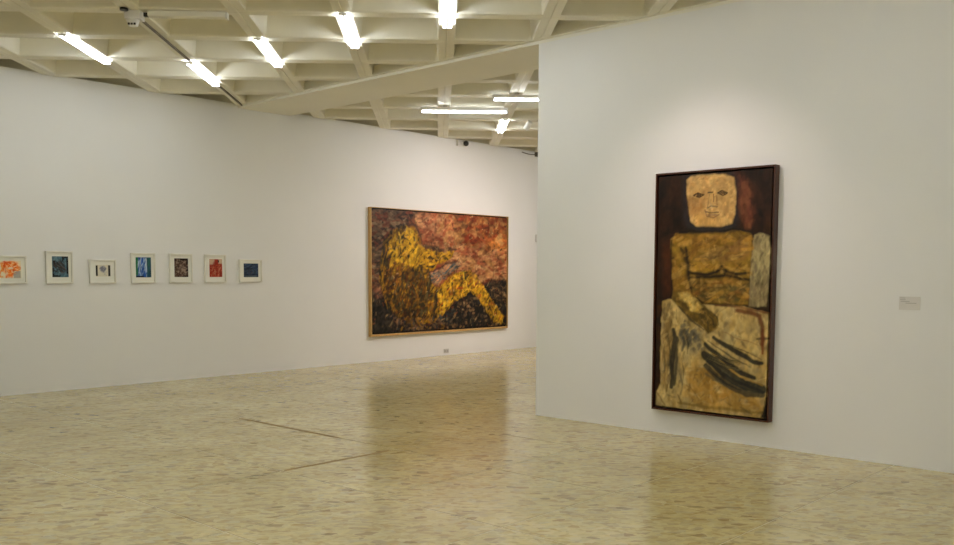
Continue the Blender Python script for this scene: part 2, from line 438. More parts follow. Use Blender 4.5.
class Canvas:
    """a dense grid of pigment colours on a flat sheet, in wall metres"""
    def __init__(self, x0, x1, z0, z1, cell, seed, topx, gain=(1.0, 1.0, 1.0)):
        self.nx = max(12, int(round((x1 - x0) / cell))); self.nz = max(12, int(round((z1 - z0) / cell)))
        self.x0, self.x1, self.z0, self.z1, self.cell = x0, x1, z0, z1, cell
        self.X, self.Z = np.meshgrid(np.linspace(x0, x1, self.nx + 1), np.linspace(z0, z1, self.nz + 1))
        self.C = np.zeros(self.X.shape + (3,)); self.rng = np.random.default_rng(seed); self.topx = topx; self.gain = gain
        self.relief = np.zeros(self.X.shape)
        self.wx, self.wz = self.X.copy(), self.Z.copy()
    def noise(self, sx, sz=None, octaves=3):
        sz = sx if sz is None else sz
        out = np.zeros(self.X.shape); amp = 1.0; tot = 0
        for k in range(octaves):
            fx = (self.X - self.x0) / sx * 2 ** k; fz = (self.Z - self.z0) / sz * 2 ** k
            lat = self.rng.random((int(fz.max()) + 3, int(fx.max()) + 3))
            ix, iz = fx.astype(int), fz.astype(int); tx, tz = fx - ix, fz - iz
            tx = tx * tx * (3 - 2 * tx); tz = tz * tz * (3 - 2 * tz)
            out += amp * ((lat[iz, ix] * (1 - tx) + lat[iz, ix + 1] * tx) * (1 - tz) + (lat[iz + 1, ix] * (1 - tx) + lat[iz + 1, ix + 1] * tx) * tz)
            tot += amp; amp *= 0.55
        return out / tot
    def warp(self, amt, sc):
        self.wx = self.X + (self.noise(sc) - .5) * 2 * amt; self.wz = self.Z + (self.noise(sc) - .5) * 2 * amt
    def fill(self, col): self.C[:] = s2l(col)
    def put(self, mask, col):
        col = s2l(col) if not isinstance(col, np.ndarray) else col
        m = np.clip(mask, 0, 1)[..., None]; self.C = self.C * (1 - m) + col * m
    def P(self, pts): return [self.topx(*q) for q in pts]
    def poly(self, pts, soft=0.01, px=True):
        pts = self.P(pts) if px else pts
        x, z = self.wx, self.wz; ins = np.zeros(x.shape, bool); dist = np.full(x.shape, 1e9)
        for (ax, az), (bx, bz) in zip(pts, pts[1:] + pts[:1]):
            c = ((az > z) != (bz > z)); q = (bx - ax) * (z - az) / (bz - az + 1e-12) + ax
            ins ^= c & (x < q)
            dx, dz = bx - ax, bz - az; t = np.clip(((x - ax) * dx + (z - az) * dz) / (dx * dx + dz * dz + 1e-12), 0, 1)
            dist = np.minimum(dist, np.hypot(x - ax - t * dx, z - az - t * dz))
        sd = np.where(ins, dist, -dist)
        return np.clip(sd / (2 * soft) + 0.5, 0, 1)
    def line(self, pts, wd, soft=0.006, px=True, taper=0.0):
        pts = self.P(pts) if px else pts
        x, z = self.wx, self.wz; best = np.full(x.shape, -1e9); n = len(pts) - 1
        for k, ((ax, az), (bx, bz)) in enumerate(zip(pts, pts[1:])):
            dx, dz = bx - ax, bz - az; t = np.clip(((x - ax) * dx + (z - az) * dz) / (dx * dx + dz * dz + 1e-12), 0, 1)
            g = (k + t) / n; ww = wd * (1 - taper * np.abs(2 * g - 1))
            best = np.maximum(best, ww - np.hypot(x - ax - t * dx, z - az - t * dz))
        return np.clip(best / soft, 0, 1)
    def daubs(self, mask, cols, n, ln, wd, ang=0.0, spread=0.6, alpha=0.85, px=None, probs=None):
        """short brush marks with a bristly edge, dropped where mask allows"""
        cols = [s2l(c) for c in cols]; r = self.rng
        cx, cz = (self.x1 - self.x0) / self.nx, (self.z1 - self.z0) / self.nz
        w_ = np.clip(mask, 0, 1).ravel(); s = w_.sum()
        if s < 1: return
        idx = r.choice(w_.size, n, p=w_ / s)
        ks = r.choice(len(cols), n, p=probs)
        for q, kk in zip(idx, ks):
            iz, ix = divmod(int(q), self.nx + 1)
            l = ln * r.uniform(.5, 1.4); w2 = wd * r.uniform(.5, 1.4); a = ang + r.normal(0, spread)
            rad = l + w2; ax, az = int(rad / cx) + 1, int(rad / cz) + 1
            i0, i1, j0, j1 = max(0, ix - ax), min(self.nx + 1, ix + ax + 1), max(0, iz - az), min(self.nz + 1, iz + az + 1)
            X = self.X[j0:j1, i0:i1] - self.X[iz, ix]; Z = self.Z[j0:j1, i0:i1] - self.Z[iz, ix]
            p_ = X * math.cos(a) + Z * math.sin(a); o_ = -X * math.sin(a) + Z * math.cos(a) + 0.22 * w2 * np.sin(p_ / l * r.uniform(1, 3) + r.uniform(0, 6))
            m = np.clip(1.6 - 1.6 * ((p_ / l) ** 4 + (o_ / w2) ** 2), 0, 1) * alpha * r.uniform(.6, 1) * np.clip(mask[j0:j1, i0:i1] * 1.5, 0, 1)
            col = np.clip(cols[kk] * r.uniform(.8, 1.2), 0, 1)
            sub = self.C[j0:j1, i0:i1]; self.C[j0:j1, i0:i1] = sub * (1 - m[..., None]) + col * m[..., None]
            self.relief[j0:j1, i0:i1] += m * 0.0006
    def tone(self, n, amt): self.C = np.clip(self.C * (1 + (n - .5)[..., None] * 2 * amt), 0, 1)
    def mesh(self, name, thick, relief=True):
        """solid sheet: painted front at local y = -thick (towards the room), flat back at y = 0"""
        nx, nz = self.nx + 1, self.nz + 1; cx, cz = (self.x0 + self.x1) / 2, self.z0
        rel = np.clip(self.relief, 0, 0.004) if relief else np.zeros(self.X.shape)
        edge = np.ones(self.X.shape); edge[0] = edge[-1] = 0; edge[:, 0] = edge[:, -1] = 0
        co = np.stack([self.X - cx, -thick - rel * edge, self.Z - cz], -1).reshape(-1, 3)
        q = np.arange(nx * nz).reshape(nz, nx)
        f = np.stack([q[:-1, :-1], q[:-1, 1:], q[1:, 1:], q[1:, :-1]], -1).reshape(-1, 4)
        loop = list(q[0, :]) + list(q[1:, -1]) + list(q[-1, -2::-1]) + list(q[-2:0:-1, 0])
        back = co[loop].copy(); back[:, 1] = 0
        nb = len(co); co = np.vstack([co, back]); L_ = len(loop)
        side = [(loop[(k + 1) % L_], loop[k], nb + k, nb + (k + 1) % L_) for k in range(L_)]
        faces = [tuple(r) for r in f.tolist()] + side + [tuple(range(nb, nb + L_))]
        m = bpy.data.meshes.new(name); m.from_pydata(co.tolist(), [], faces)
        at = m.color_attributes.new('pigment', 'FLOAT_COLOR', 'POINT')
        col = np.ones((len(co), 4), np.float32); fc = np.clip(self.C * np.array(self.gain), 0, 0.9).reshape(-1, 3)
        col[:nb, :3] = fc; col[nb:, :3] = fc[loop]
        at.data.foreach_set('color', col.ravel()); m.update()
        return m

def rails(parent, x0, x1, z0, z1, wl, wr, wt, wb, depth, mat, lip=0.0, name='frame_rail'):
    """four separate mitre-less frame rails, local x along the wall, y = 0 at the wall"""
    for a, b, c, d in ((x0, x1, z0, z0 + wb), (x0, x1, z1 - wt, z1), (x0, x0 + wl, z0 + wb, z1 - wt), (x1 - wr, x1, z0 + wb, z1 - wt)):
        new_obj(name, box_mesh(name, a, b, -depth, 0, c, d, 0.0025), mat, parent)

# ---------------------------------------------------------------- wide painting (yellow reclining figure)
LX0, LX1, LZ0, LZ1, LDEP = 9.815, 13.275, 0.425, 2.555, 0.07
def paint_wide():
    cv = Canvas(LX0 + .035, LX1 - .03, LZ0 + .055, LZ1 - .03, 0.0125, 11, lambda x, y: on_left(x, y, 0.06), (0.96, 0.94, 0.68))
    q = lambda pts, s=3.205, ox=350, oy=190: [(ox + a / s, oy + b / s) for a, b in pts]
    cv.fill((120, 72, 52))
    full = np.ones(cv.X.shape)
    n1, n2 = cv.noise(.55, .3), cv.noise(.3, .2)
    cv.put(np.clip((n1 - .42) * 5, 0, 1), (158, 96, 66)); cv.put(np.clip((n2 - .55) * 6, 0, 1) * .8, (140, 58, 38))
    # reds and oranges top right
    tr = cv.poly(q([(300, 70), (520, 95), (520, 290), (420, 290), (330, 190), (240, 150)]), .25)
    cv.daubs(tr, [(146, 62, 32), (160, 98, 56), (118, 46, 26), (174, 130, 88), (112, 74, 50), (168, 120, 70)], 460, .14, .06, 0, .7, .8)
    pk = cv.poly(q([(290, 190), (520, 170), (520, 290), (430, 295), (330, 250)]), .14)
    cv.daubs(pk, [(186, 138, 106), (170, 116, 92), (196, 156, 122), (150, 86, 64)], 330, .16, .03, 0, .25, .8)
    og = cv.poly(q([(440, 160), (505, 160), (505, 190), (435, 190)]), .06); cv.daubs(og, [(178, 120, 66), (168, 108, 60)], 40, .12, .05, 0, .4, .8)
    tm = cv.poly(q([(200, 80), (330, 85), (330, 170), (240, 165)]), .12)
    cv.daubs(tm, [(176, 124, 96), (160, 104, 82), (186, 140, 112), (140, 62, 42)], 170, .13, .05, 0, .6, .8)
    # dull browns and greys top left
    tl = cv.poly(q([(60, 50), (210, 70), (170, 125), (110, 160), (95, 300), (60, 300)]), .1)
    cv.daubs(tl, [(104, 80, 68), (126, 84, 66), (74, 58, 54), (128, 62, 46), (140, 112, 96), (50, 42, 42)], 480, .10, .03, 0, .5, .85)
    # dark ground
    cv.warp(.04, .18)
    dg = cv.poly(q([(60, 300), (110, 340), (160, 430), (270, 430), (330, 360), (390, 320), (440, 290), (520, 292), (520, 470), (60, 470)]), .06)
    cv.put(dg, (34, 30, 30))
    cv.daubs(dg, [(24, 22, 24), (46, 40, 38), (38, 42, 52), (20, 18, 18)], 420, .12, .04, .2, .8, .8)
    sp = cv.poly(q([(330, 380), (380, 340), (450, 420), (480, 440), (380, 445), (300, 440)]), .06)
    cv.daubs(sp, [(150, 116, 90), (122, 92, 72), (84, 68, 58)], 90, .045, .03, .3, .9, .8)
    sp2 = cv.poly(q([(440, 300), (510, 310), (510, 370), (470, 350)]), .05); cv.daubs(sp2, [(140, 108, 84), (98, 76, 62), (60, 48, 42)], 60, .08, .022, -.3, .4, .7)
    bl = cv.poly(q([(130, 400), (290, 400), (330, 450), (140, 455)]), .05); cv.daubs(bl, [(150, 112, 92), (96, 80, 76), (42, 48, 66), (120, 80, 58)], 130, .05, .028, .2, 1, .8)
    gl = cv.poly(q([(68, 330), (95, 345), (135, 430), (135, 462), (68, 465)]), .02); cv.put(gl, (50, 46, 44)); cv.daubs(gl, [(62, 56, 52), (40, 37, 36), (54, 50, 50)], 80, .12, .05, -1.0, .3, .7)
    rs = cv.poly(q([(66, 290), (95, 300), (110, 350), (75, 345)]), .04); cv.daubs(rs, [(136, 92, 76), (110, 66, 54), (90, 74, 70)], 50, .07, .03, .6, .6, .8)
    # figure: torso, raised arm, bent leg
    cv.warp(.040, .09)
    torso = cv.poly(q([(175, 113), (205, 120), (222, 155), (236, 190), (290, 198), (334, 194), (326, 216), (285, 238), (256, 262), (262, 300), (285, 312), (300, 360), (288, 405), (262, 425), (225, 432), (170, 418), (130, 385), (110, 345), (95, 290), (100, 210), (112, 165), (140, 130)]), .02)
    leg = cv.poly(q([(282, 318), (310, 288), (340, 266), (385, 257), (402, 270), (430, 310), (460, 358), (492, 405), (486, 430), (462, 424), (430, 372), (388, 322), (330, 362), (292, 408), (276, 380)]), .02)
    rim = np.clip(cv.line(q([(100, 300), (98, 210), (112, 160), (140, 126), (178, 108), (210, 116), (232, 180), (290, 192), (336, 190)]), .05, .03), 0, 1)
    cv.put(rim * .7, (44, 42, 44))
    for mk, ang in ((torso, 1.3), (leg, .5)):
        cv.put(mk, (132, 96, 26))
        cv.daubs(mk, [(168, 126, 28), (188, 146, 34), (142, 98, 26), (196, 158, 52)], 420 if mk is torso else 240, .12, .032, ang, .5, .85)
    cv.daubs(torso, [(44, 42, 26), (60, 52, 24), (36, 36, 34), (94, 60, 24)], 210, .11, .022, 1.25, .5, .85)
    cv.daubs(leg, [(48, 46, 26), (70, 60, 28), (150, 70, 34)], 80, .10, .018, .8, .6, .8)
    core = cv.poly(q([(120, 270), (200, 255), (260, 290), (270, 380), (220, 430), (150, 400), (110, 330)]), .08)
    cv.daubs(core, [(58, 46, 24), (96, 58, 22), (40, 40, 32), (150, 104, 30), (122, 80, 26)], 200, .10, .03, 1.2, .6, .85)
    hl = cv.poly(q([(150, 130), (205, 130), (225, 200), (215, 250), (150, 230), (125, 190)]), .05); cv.daubs(hl, [(206, 164, 40), (190, 144, 32)], 90, .12, .024, 1.1, .4, .85)
    for pts, wd in (([(150, 180), (120, 230), (112, 300)], .05), ([(215, 215), (200, 260), (206, 330)], .035), ([(236, 200), (270, 225), (300, 222)], .028), ([(255, 260), (262, 300), (250, 345)], .05), ([(278, 320), (276, 370), (250, 420)], .045), ([(300, 330), (330, 300), (372, 282)], .025), ([(140, 160), (170, 150), (190, 165)], .03)):
        cv.put(cv.line(q(pts), wd, .02, taper=.6) * .85, (34, 34, 26))
    # pale arm across the body
    arm = cv.poly(q([(258, 268), (298, 246), (345, 228), (356, 242), (312, 274), (282, 302), (264, 296)]), .02)
    cv.put(arm * .8, (128, 108, 98)); cv.daubs(arm, [(184, 130, 98), (96, 104, 116), (150, 120, 104), (72, 82, 98)], 110, .08, .02, .55, .3, .85)
    cv.put(cv.line(q([(256, 266), (300, 240), (350, 224)]), .02, .015) * .7, (48, 46, 48))
    lo_ = cv.poly(q([(280, 400), (330, 372), (360, 420), (290, 440)]), .04); cv.daubs(lo_, [(66, 76, 84), (40, 46, 56)], 40, .07, .02, .5, .6, .7)
    wht = full * (cv.X > 10.2); cv.daubs(wht, [(190, 168, 140), (30, 26, 26)], 150, .028, .012, 0, 1, .7)
    cv.daubs(full, [(22, 20, 20), (40, 30, 24), (186, 150, 112), (150, 84, 50), (120, 96, 70)], 800, .045, .016, 0.2, .9, .55, probs=[.34, .26, .14, .13, .13])
    cv.daubs(core * torso, [(34, 32, 24), (62, 40, 20), (48, 46, 30), (110, 66, 22), (140, 98, 30), (90, 84, 60)], 230, .075, .026, 1.2, .7, .8)
    cv.daubs(cv.poly(q([(225, 175), (240, 192), (290, 200), (330, 197), (320, 214), (285, 234), (255, 255), (225, 240)]), .02), [(196, 152, 38), (178, 134, 32), (206, 166, 50), (44, 44, 26)], 70, .08, .022, .1, .4, .85, probs=[.35, .3, .2, .15])
    cv.daubs(np.maximum(hl * torso, leg * .7), [(206, 166, 46), (190, 146, 36), (214, 178, 66), (40, 40, 24)], 190, .07, .024, 1.0, .7, .8)
    cv.daubs(dg * (1 - np.maximum(torso, leg)), [(14, 13, 14), (26, 24, 26), (60, 54, 50), (150, 124, 98)], 260, .06, .024, .3, .9, .75, probs=[.4, .3, .2, .1])
    cv.daubs(tr, [(178, 132, 88), (130, 50, 28), (92, 40, 26), (186, 146, 104)], 90, .12, .05, .1, .7, .6)
    cv.daubs(tl * (1 - torso), [(96, 78, 68), (118, 84, 68), (60, 50, 48), (112, 58, 42), (136, 114, 98), (36, 32, 34)], 300, .09, .026, 0, .5, .8)
    eb = np.clip(cv.line(q([(172, 116), (138, 134), (112, 168), (102, 215), (98, 290), (112, 350), (134, 395), (180, 425)]), .07, .06), 0, 1)
    cv.daubs(eb, [(30, 32, 26), (44, 46, 34), (24, 24, 26), (140, 104, 34)], 110, .08, .022, 1.4, .4, .8)
    cv.daubs(cv.poly(q([(150, 410), (290, 400), (310, 450), (140, 455)]), .05), [(40, 36, 36), (140, 104, 80), (150, 110, 36), (60, 66, 78), (28, 26, 28)], 90, .045, .024, .5, 1, .8)
    cv.tone(cv.noise(.07, .045, 2), .55); cv.tone(cv.noise(.5, .4, 2), .35)
    cv.C = np.clip(cv.C, 0, 1) ** 1.12 * 1.15
    return cv
wp = empty('framed_painting', L_pt((LX0 + LX1) / 2, LZ0, 0), math.radians(45))
tag(wp, 'wide oil painting of a yellow reclining figure in a honey wood frame', 'painting')
hw, hh = (LX1 - LX0) / 2, LZ1 - LZ0
rails(wp, -hw, hw, 0, hh, .020, .009, .009, .034, LDEP, M['gold_wood'])
new_obj('backing', box_mesh('backing', -hw + .01, hw - .01, -.02, -.001, .012, hh - .01), M['gap'], wp)
cvw = paint_wide()
o = new_obj('canvas', cvw.mesh('wide_canvas', .036), M['oil'], wp, ((cvw.x0 + cvw.x1) / 2 - (LX0 + LX1) / 2, -.021, cvw.z0 - LZ0))
tag(o, 'canvas painted with a yellow figure before red and black ground')

# ---------------------------------------------------------------- tall painting (seated figure)
RX0, RX1, RZ0, RZ1, RDEP = -4.488, -3.338, 0.228, 2.405, 0.08
def paint_tall():
    cv = Canvas(RX0 + .032, RX1 - .030, RZ0 + .030, RZ1 - .032, 0.0068, 5, lambda x, y: on_right(x, y, 0.07), (1.15, 1.17, 1.06))
    z7 = lambda pts: [(660 + a / 4.96, 225 + b / 4.96) for a, b in pts]
    z8 = lambda pts: [(645 + a / 5.45, 330 + b / 5.45) for a, b in pts]
    zh = lambda pts: [(680 + a / 7.79, 165 + b / 7.79) for a, b in pts]
    full = np.ones(cv.X.shape)
    cv.fill((42, 26, 15)); cv.daubs(full, [(34, 21, 13), (54, 32, 17), (28, 20, 15), (60, 36, 20)], 420, .11, .05, 1.5, .5, .6)
    cv.warp(.012, .09)
    rg = cv.poly(zh([(440, 60), (490, 90), (560, 200), (570, 400), (530, 470), (490, 400), (470, 200)]), .05)
    cv.put(rg * .7, (84, 46, 32)); cv.daubs(rg, [(104, 58, 40), (74, 38, 26), (112, 68, 44)], 60, .06, .03, 1.5, .4, .6)
    lg = cv.poly([(663, 246), (671, 240), (673, 292), (664, 296)], .03); cv.put(lg * .6, (84, 44, 22))
    hd0 = cv.poly(zh([(25, 90), (60, 60), (400, 50), (455, 110), (460, 430), (440, 500), (60, 505), (20, 420)]), .03); cv.put(hd0 * .8, (44, 40, 42))
    # torso and arms
    torso = cv.poly(z7([(55, 70), (75, 42), (160, 36), (330, 40), (395, 24), (450, 45), (466, 80), (458, 260), (442, 282), (440, 398), (350, 402), (220, 388), (100, 385), (62, 360), (58, 200)]), .012)
    cv.put(torso, (134, 98, 42)); cv.daubs(torso, [(150, 110, 46), (122, 88, 36), (160, 122, 56), (112, 78, 34), (140, 96, 50)], 380, .09, .035, .1, .5, .6)
    ls = cv.poly(z7([(240, 120), (420, 70), (440, 170), (330, 190), (200, 190)]), .05); cv.daubs(ls, [(164, 126, 70), (150, 104, 66), (130, 92, 52)], 70, .07, .025, .2, .5, .6)
    pu = cv.poly(z7([(150, 160), (300, 130), (300, 180), (170, 190)]), .03); cv.put(pu * .4, (104, 82, 66))
    b1 = cv.poly(z7([(165, 190), (290, 175), (300, 215), (240, 235), (170, 230)]), .02); cv.put(b1 * .6, (164, 122, 46))
    b2 = cv.poly(z7([(320, 180), (440, 150), (445, 240), (370, 235), (315, 210)]), .02); cv.put(b2 * .5, (150, 110, 48))
    belly = cv.poly(z7([(150, 280), (440, 285), (438, 380), (230, 378), (165, 350)]), .03); cv.put(belly * .7, (122, 92, 46)); cv.daubs(belly, [(140, 108, 58), (104, 78, 42), (92, 78, 52), (136, 86, 44)], 110, .08, .025, 0, .4, .6)
    for pts, wd, a in (([(145, 238), (225, 248), (285, 228), (308, 205), (330, 230), (385, 246), (440, 240)], .022, .9), ([(150, 262), (240, 258), (330, 250), (400, 268), (445, 272)], .020, .85), ([(310, 208), (320, 240)], .02, .8),
                       ([(130, 110), (138, 180), (142, 260), (160, 340), (215, 388)], .022, .8), ([(105, 120), (125, 150), (140, 200)], .03, .5), ([(215, 388), (330, 400), (440, 402)], .016, .9), ([(58, 70), (54, 200), (60, 360), (90, 395), (170, 475), (225, 530)], .016, .9), ([(60, 60), (100, 34), (330, 30), (400, 18), (455, 40)], .02, .85), ([(460, 60), (462, 170), (446, 270), (440, 390)], .014, .9), ([(552, 60), (546, 250), (528, 400)], .014, .8)):
        cv.put(cv.line(z7(pts), wd * 1.9, .045, taper=.3) * a * .75, (40, 31, 18)); cv.put(cv.line(z7(pts), wd * .8, .012, taper=.3) * a, (28, 22, 15))
    cv.C = cv.C * (1 + torso[..., None] * (np.array([.86, .97, .72]) - 1))
    arm = cv.poly(z7([(470, 50), (500, 40), (546, 58), (542, 250), (526, 402), (442, 402), (448, 270), (464, 110)]), .010)
    cv.put(arm, (148, 132, 96)); cv.daubs(arm, [(164, 148, 110), (130, 114, 84), (174, 158, 118), (114, 102, 80)], 140, .06, .018, 1.5, .3, .6)
    cv.put(cv.poly(z7([(450, 280), (540, 260), (530, 400), (445, 400)]), .04) * .4, (98, 80, 56))
    # skirt
    sk = cv.poly([(662.5, 301), (668, 299), (674, 300), (686, 303), (700, 304.5), (718, 305), (745, 307), (768.5, 313), (769, 345), (768, 385), (762.5, 418), (730, 415), (700, 411), (656.5, 404.5), (657, 392), (661, 384), (661.5, 330)], .010)
    cv.put(sk, (166, 142, 92)); cv.daubs(sk, [(180, 154, 102), (154, 128, 80), (170, 140, 82), (146, 130, 96), (190, 168, 118)], 620, .09, .035, 1.4, .6, .55)
    gr = cv.poly([(684, 320), (700, 335), (704, 350), (690, 352), (680, 335)], .05); cv.daubs(gr, [(92, 88, 78), (110, 100, 80), (70, 70, 68)], 60, .05, .02, 1.2, .6, .55)
    lw_ = cv.poly([(684, 360), (720, 372), (755, 398), (760, 412), (700, 408), (686, 395)], .06); cv.daubs(lw_, [(158, 122, 58), (150, 112, 50), (166, 132, 70)], 110, .09, .03, -.2, .5, .55)
    cv.daubs(cv.poly([(662, 302), (672, 303), (674, 380), (664, 395)], .03), [(150, 122, 76), (116, 94, 58), (84, 72, 52)], 80, .08, .016, 1.5, .2, .6)
    cv.daubs(sk, [(60, 56, 46), (176, 150, 96), (186, 162, 110), (112, 92, 56)], 260, .04, .012, 1.3, .7, .35)
    for pts, wd, col, a in (([(157, 0), (165, 40), (160, 110), (150, 170), (152, 250), (146, 310)], .034, (40, 38, 34), .9), ([(178, 40), (176, 130), (170, 230), (160, 300)], .022, (52, 50, 44), .8), ([(205, 40), (215, 70), (205, 110)], .024, (60, 62, 62), .7), ([(190, 240), (205, 290), (195, 350)], .016, (92, 86, 70), .6),
                            ([(375, 40), (430, 75), (510, 125), (590, 172), (640, 180)], .032, (34, 36, 36), .92), ([(330, 80), (390, 130), (460, 190), (530, 235), (600, 262)], .034, (32, 34, 34), .92),
                            ([(325, 135), (380, 180), (450, 240), (540, 300), (640, 325)], .060, (38, 40, 38), .9), ([(330, 195), (400, 260), (480, 310), (560, 350), (640, 355)], .042, (44, 46, 44), .8), ([(330, 240), (400, 280), (460, 320)], .02, (80, 78, 66), .6),
                            ([(372, 130), (440, 190), (520, 250), (640, 305)], .016, (158, 124, 62), .85), ([(400, 200), (480, 260), (560, 300)], .008, (104, 100, 84), .7),
                            ([(640, 0), (643, 60), (640, 125)], .022, (116, 58, 26), .85), ([(610, 50), (672, 45)], .022, (58, 52, 44), .8), ([(430, 10), (520, 50), (620, 85)], .010, (112, 72, 40), .7), ([(60, 330), (90, 380), (110, 410)], .014, (90, 60, 34), .7), ([(180, 350), (200, 400)], .014, (72, 58, 36), .7), ([(180, 395), (330, 420), (520, 440), (640, 450)], .022, (112, 92, 46), .6), ([(520, 420), (580, 455)], .016, (90, 78, 48), .6)):
        cv.put(cv.line(z8(pts), wd, .014, taper=.25) * a, col)
    for pts, wd in (([(345, 60), (420, 110), (500, 165), (575, 205)], .014), ([(420, 60), (520, 105), (640, 160)], .012), ([(340, 170), (420, 235), (520, 290), (650, 340)], .024), ([(350, 215), (430, 285), (520, 330)], .018), ([(130, 20), (140, 120), (135, 220)], .012), ([(105, 60), (112, 160), (108, 280)], .008), ([(200, 150), (212, 220), (206, 300)], .010), ([(225, 30), (240, 80), (232, 130)], .014)):
        cv.put(cv.line(z8(pts), wd, .012, taper=.4) * .75, (40, 42, 40))
    for q_ in range(26):
        o_ = cv.rng.uniform(-1, 1); x_ = cv.rng.uniform(0, 60); ln_ = cv.rng.uniform(90, 230)
        a_ = np.array([330 + x_, 150 + 46 * o_]); pts = [tuple(a_ + ln_ * f * np.array([.84, .54 - .22 * f])) for f in (0, .5, 1)]
        cv.put(cv.line(z8(pts), .007, .006, taper=.5) * .6, [(26, 28, 28), (120, 106, 72), (84, 80, 66), (22, 24, 24)][q_ % 4])
    cv.put(cv.line([(738, 310.5), (750, 312), (759, 316), (762, 328), (762.5, 345)], .030, .02) * .85, (94, 48, 24))
    cv.put(cv.line([(716, 305), (740, 307), (768, 313)], .014, .01) * .7, (110, 66, 36))
    cv.put(cv.poly(z8([(660, 370), (668, 370), (660, 480), (630, 478)]), .01), (34, 26, 18))
    # forearm, bright wrist, hand
    fa = cv.poly(z7([(62, 330), (100, 320), (150, 340), (215, 398), (262, 425), (288, 470), (282, 510), (236, 540), (214, 505), (150, 462), (92, 402), (62, 372)]), .010)
    cv.put(fa, (104, 82, 36)); cv.daubs(fa, [(120, 96, 42), (84, 66, 32), (70, 58, 30)], 60, .05, .018, -.7, .3, .65)
    wr = cv.poly(z7([(92, 338), (138, 332), (180, 368), (210, 405), (196, 432), (150, 420), (135, 385), (100, 365)]), .016); cv.put(wr, (188, 158, 88)); cv.daubs(wr, [(204, 176, 108), (176, 142, 70)], 30, .035, .018, -.6, .4, .7)
    for pts in ([(238, 440), (262, 470), (270, 505)], [(222, 445), (240, 490), (238, 530)], [(255, 425), (282, 455), (290, 495)], [(205, 460), (222, 500)]):
        cv.put(cv.line(z7(pts), .011, .01, taper=.4) * .8, (50, 44, 30))
    cv.put(cv.line(z7([(90, 400), (150, 465), (215, 520)]), .018, .012, taper=.4) * .8, (52, 46, 34))
    # head
    cv.warp(.006, .06)
    hd = cv.poly(zh([(55, 120), (90, 90), (210, 75), (360, 72), (418, 100), (436, 180), (430, 380), (405, 455), (330, 478), (130, 478), (85, 440), (70, 330), (55, 230)]), .012)
    cv.daubs(torso * (1 - fa), [(176, 132, 54), (158, 116, 48), (184, 146, 80)], 60, .07, .022, .2, .5, .5)
    cv.put(hd, (176, 142, 92)); cv.daubs(hd, [(188, 152, 100), (164, 126, 78), (178, 138, 84), (198, 164, 112)], 170, .045, .025, .3, .9, .55)
    cv.put(cv.poly(zh([(90, 90), (150, 80), (130, 130), (60, 150)]), .02) * .5, (130, 106, 76))
    cv.put(cv.poly(zh([(60, 250), (190, 270), (195, 360), (120, 400), (75, 380)]), .03) * .45, (138, 92, 48))
    cv.put(cv.poly(zh([(120, 380), (200, 400), (330, 430), (300, 475), (130, 470)]), .025) * .5, (190, 146, 82))
    E_ = [(([(108, 236), (140, 216), (185, 232), (150, 250), (108, 236)]), .009, (46, 30, 18), .95), ([(138, 232), (158, 234)], .013, (54, 38, 26), .9), (([(296, 218), (330, 198), (372, 214), (335, 234), (296, 218)]), .009, (56, 38, 22), .9), ([(322, 214), (346, 216)], .012, (66, 48, 32), .85),
          ([(218, 216), (255, 210)], .009, (62, 46, 32), .85), ([(262, 225), (264, 285)], .007, (74, 58, 42), .8), ([(228, 230), (222, 300), (212, 335)], .006, (120, 90, 54), .7), ([(285, 240), (292, 310)], .008, (128, 96, 58), .6), ([(215, 335), (245, 318), (290, 325)], .009, (92, 80, 66), .7), ([(240, 300), (255, 330), (235, 345)], .006, (150, 142, 124), .7),
          ([(200, 362), (240, 372), (300, 368)], .008, (76, 58, 46), .85), ([(195, 350), (210, 395), (260, 410), (305, 385)], .008, (112, 84, 60), .7), ([(225, 388), (285, 386)], .010, (128, 104, 84), .6), ([(300, 190), (350, 172), (378, 196)], .005, (130, 98, 60), .6)]
    for pts, wd, col, a in E_:
        cv.put(cv.line(zh(pts), wd, .006) * a, col)
    cv.put(cv.line(zh([(60, 470), (140, 502), (330, 500), (430, 470)]), .024, .02) * .8, (46, 42, 42))
    cv.daubs(np.maximum(torso, fa), [(52, 40, 22), (168, 130, 62), (92, 70, 34), (176, 140, 78)], 200, .035, .014, .2, .7, .35)
    cv.daubs(arm, [(90, 78, 58), (160, 144, 104)], 50, .035, .010, 1.5, .25, .4)
    cv.daubs(hd, [(200, 164, 104), (140, 98, 52), (120, 90, 56)], 90, .014, .006, .4, 1, .35)
    for pts, wd, a in (([(145, 232), (185, 246), (235, 246), (285, 228), (306, 206)], .026, .85), ([(306, 206), (330, 230), (385, 246), (445, 238)], .026, .85), ([(150, 262), (240, 258), (330, 250), (400, 268), (445, 272)], .030, .7), ([(128, 120), (138, 180), (142, 260), (160, 340)], .030, .7), ([(215, 386), (330, 398), (440, 400)], .022, .8), ([(60, 58), (100, 40), (330, 36), (395, 22), (452, 44)], .018, .7), ([(170, 300), (300, 310), (430, 300)], .016, .4), ([(230, 345), (330, 352), (430, 350)], .020, .4)):
        cv.put(cv.line(z7(pts), wd, .026, taper=.35) * a * (1 - fa) * (1 - arm), (36, 28, 17))
    cv.tone(cv.noise(.03, .05, 2), .30); cv.tone(cv.noise(.16, .16, 2), .28)
    cv.C = np.clip(cv.C, 0, 1) ** 1.1 * 1.12
    return cv
tp = empty('framed_painting', R_pt((RX0 + RX1) / 2, RZ0, 0), math.radians(-45))
tag(tp, 'tall oil painting of a seated ochre figure in a dark wood frame', 'painting')
hw, hh = (RX1 - RX0) / 2, RZ1 - RZ0
rails(tp, -hw, hw, 0, hh, .014, .014, .016, .016, RDEP, M['dark_wood'])
new_obj('backing', box_mesh('backing', -hw + .01, hw - .01, -.02, -.001, .012, hh - .01), M['gap'], tp)
cvt = paint_tall()
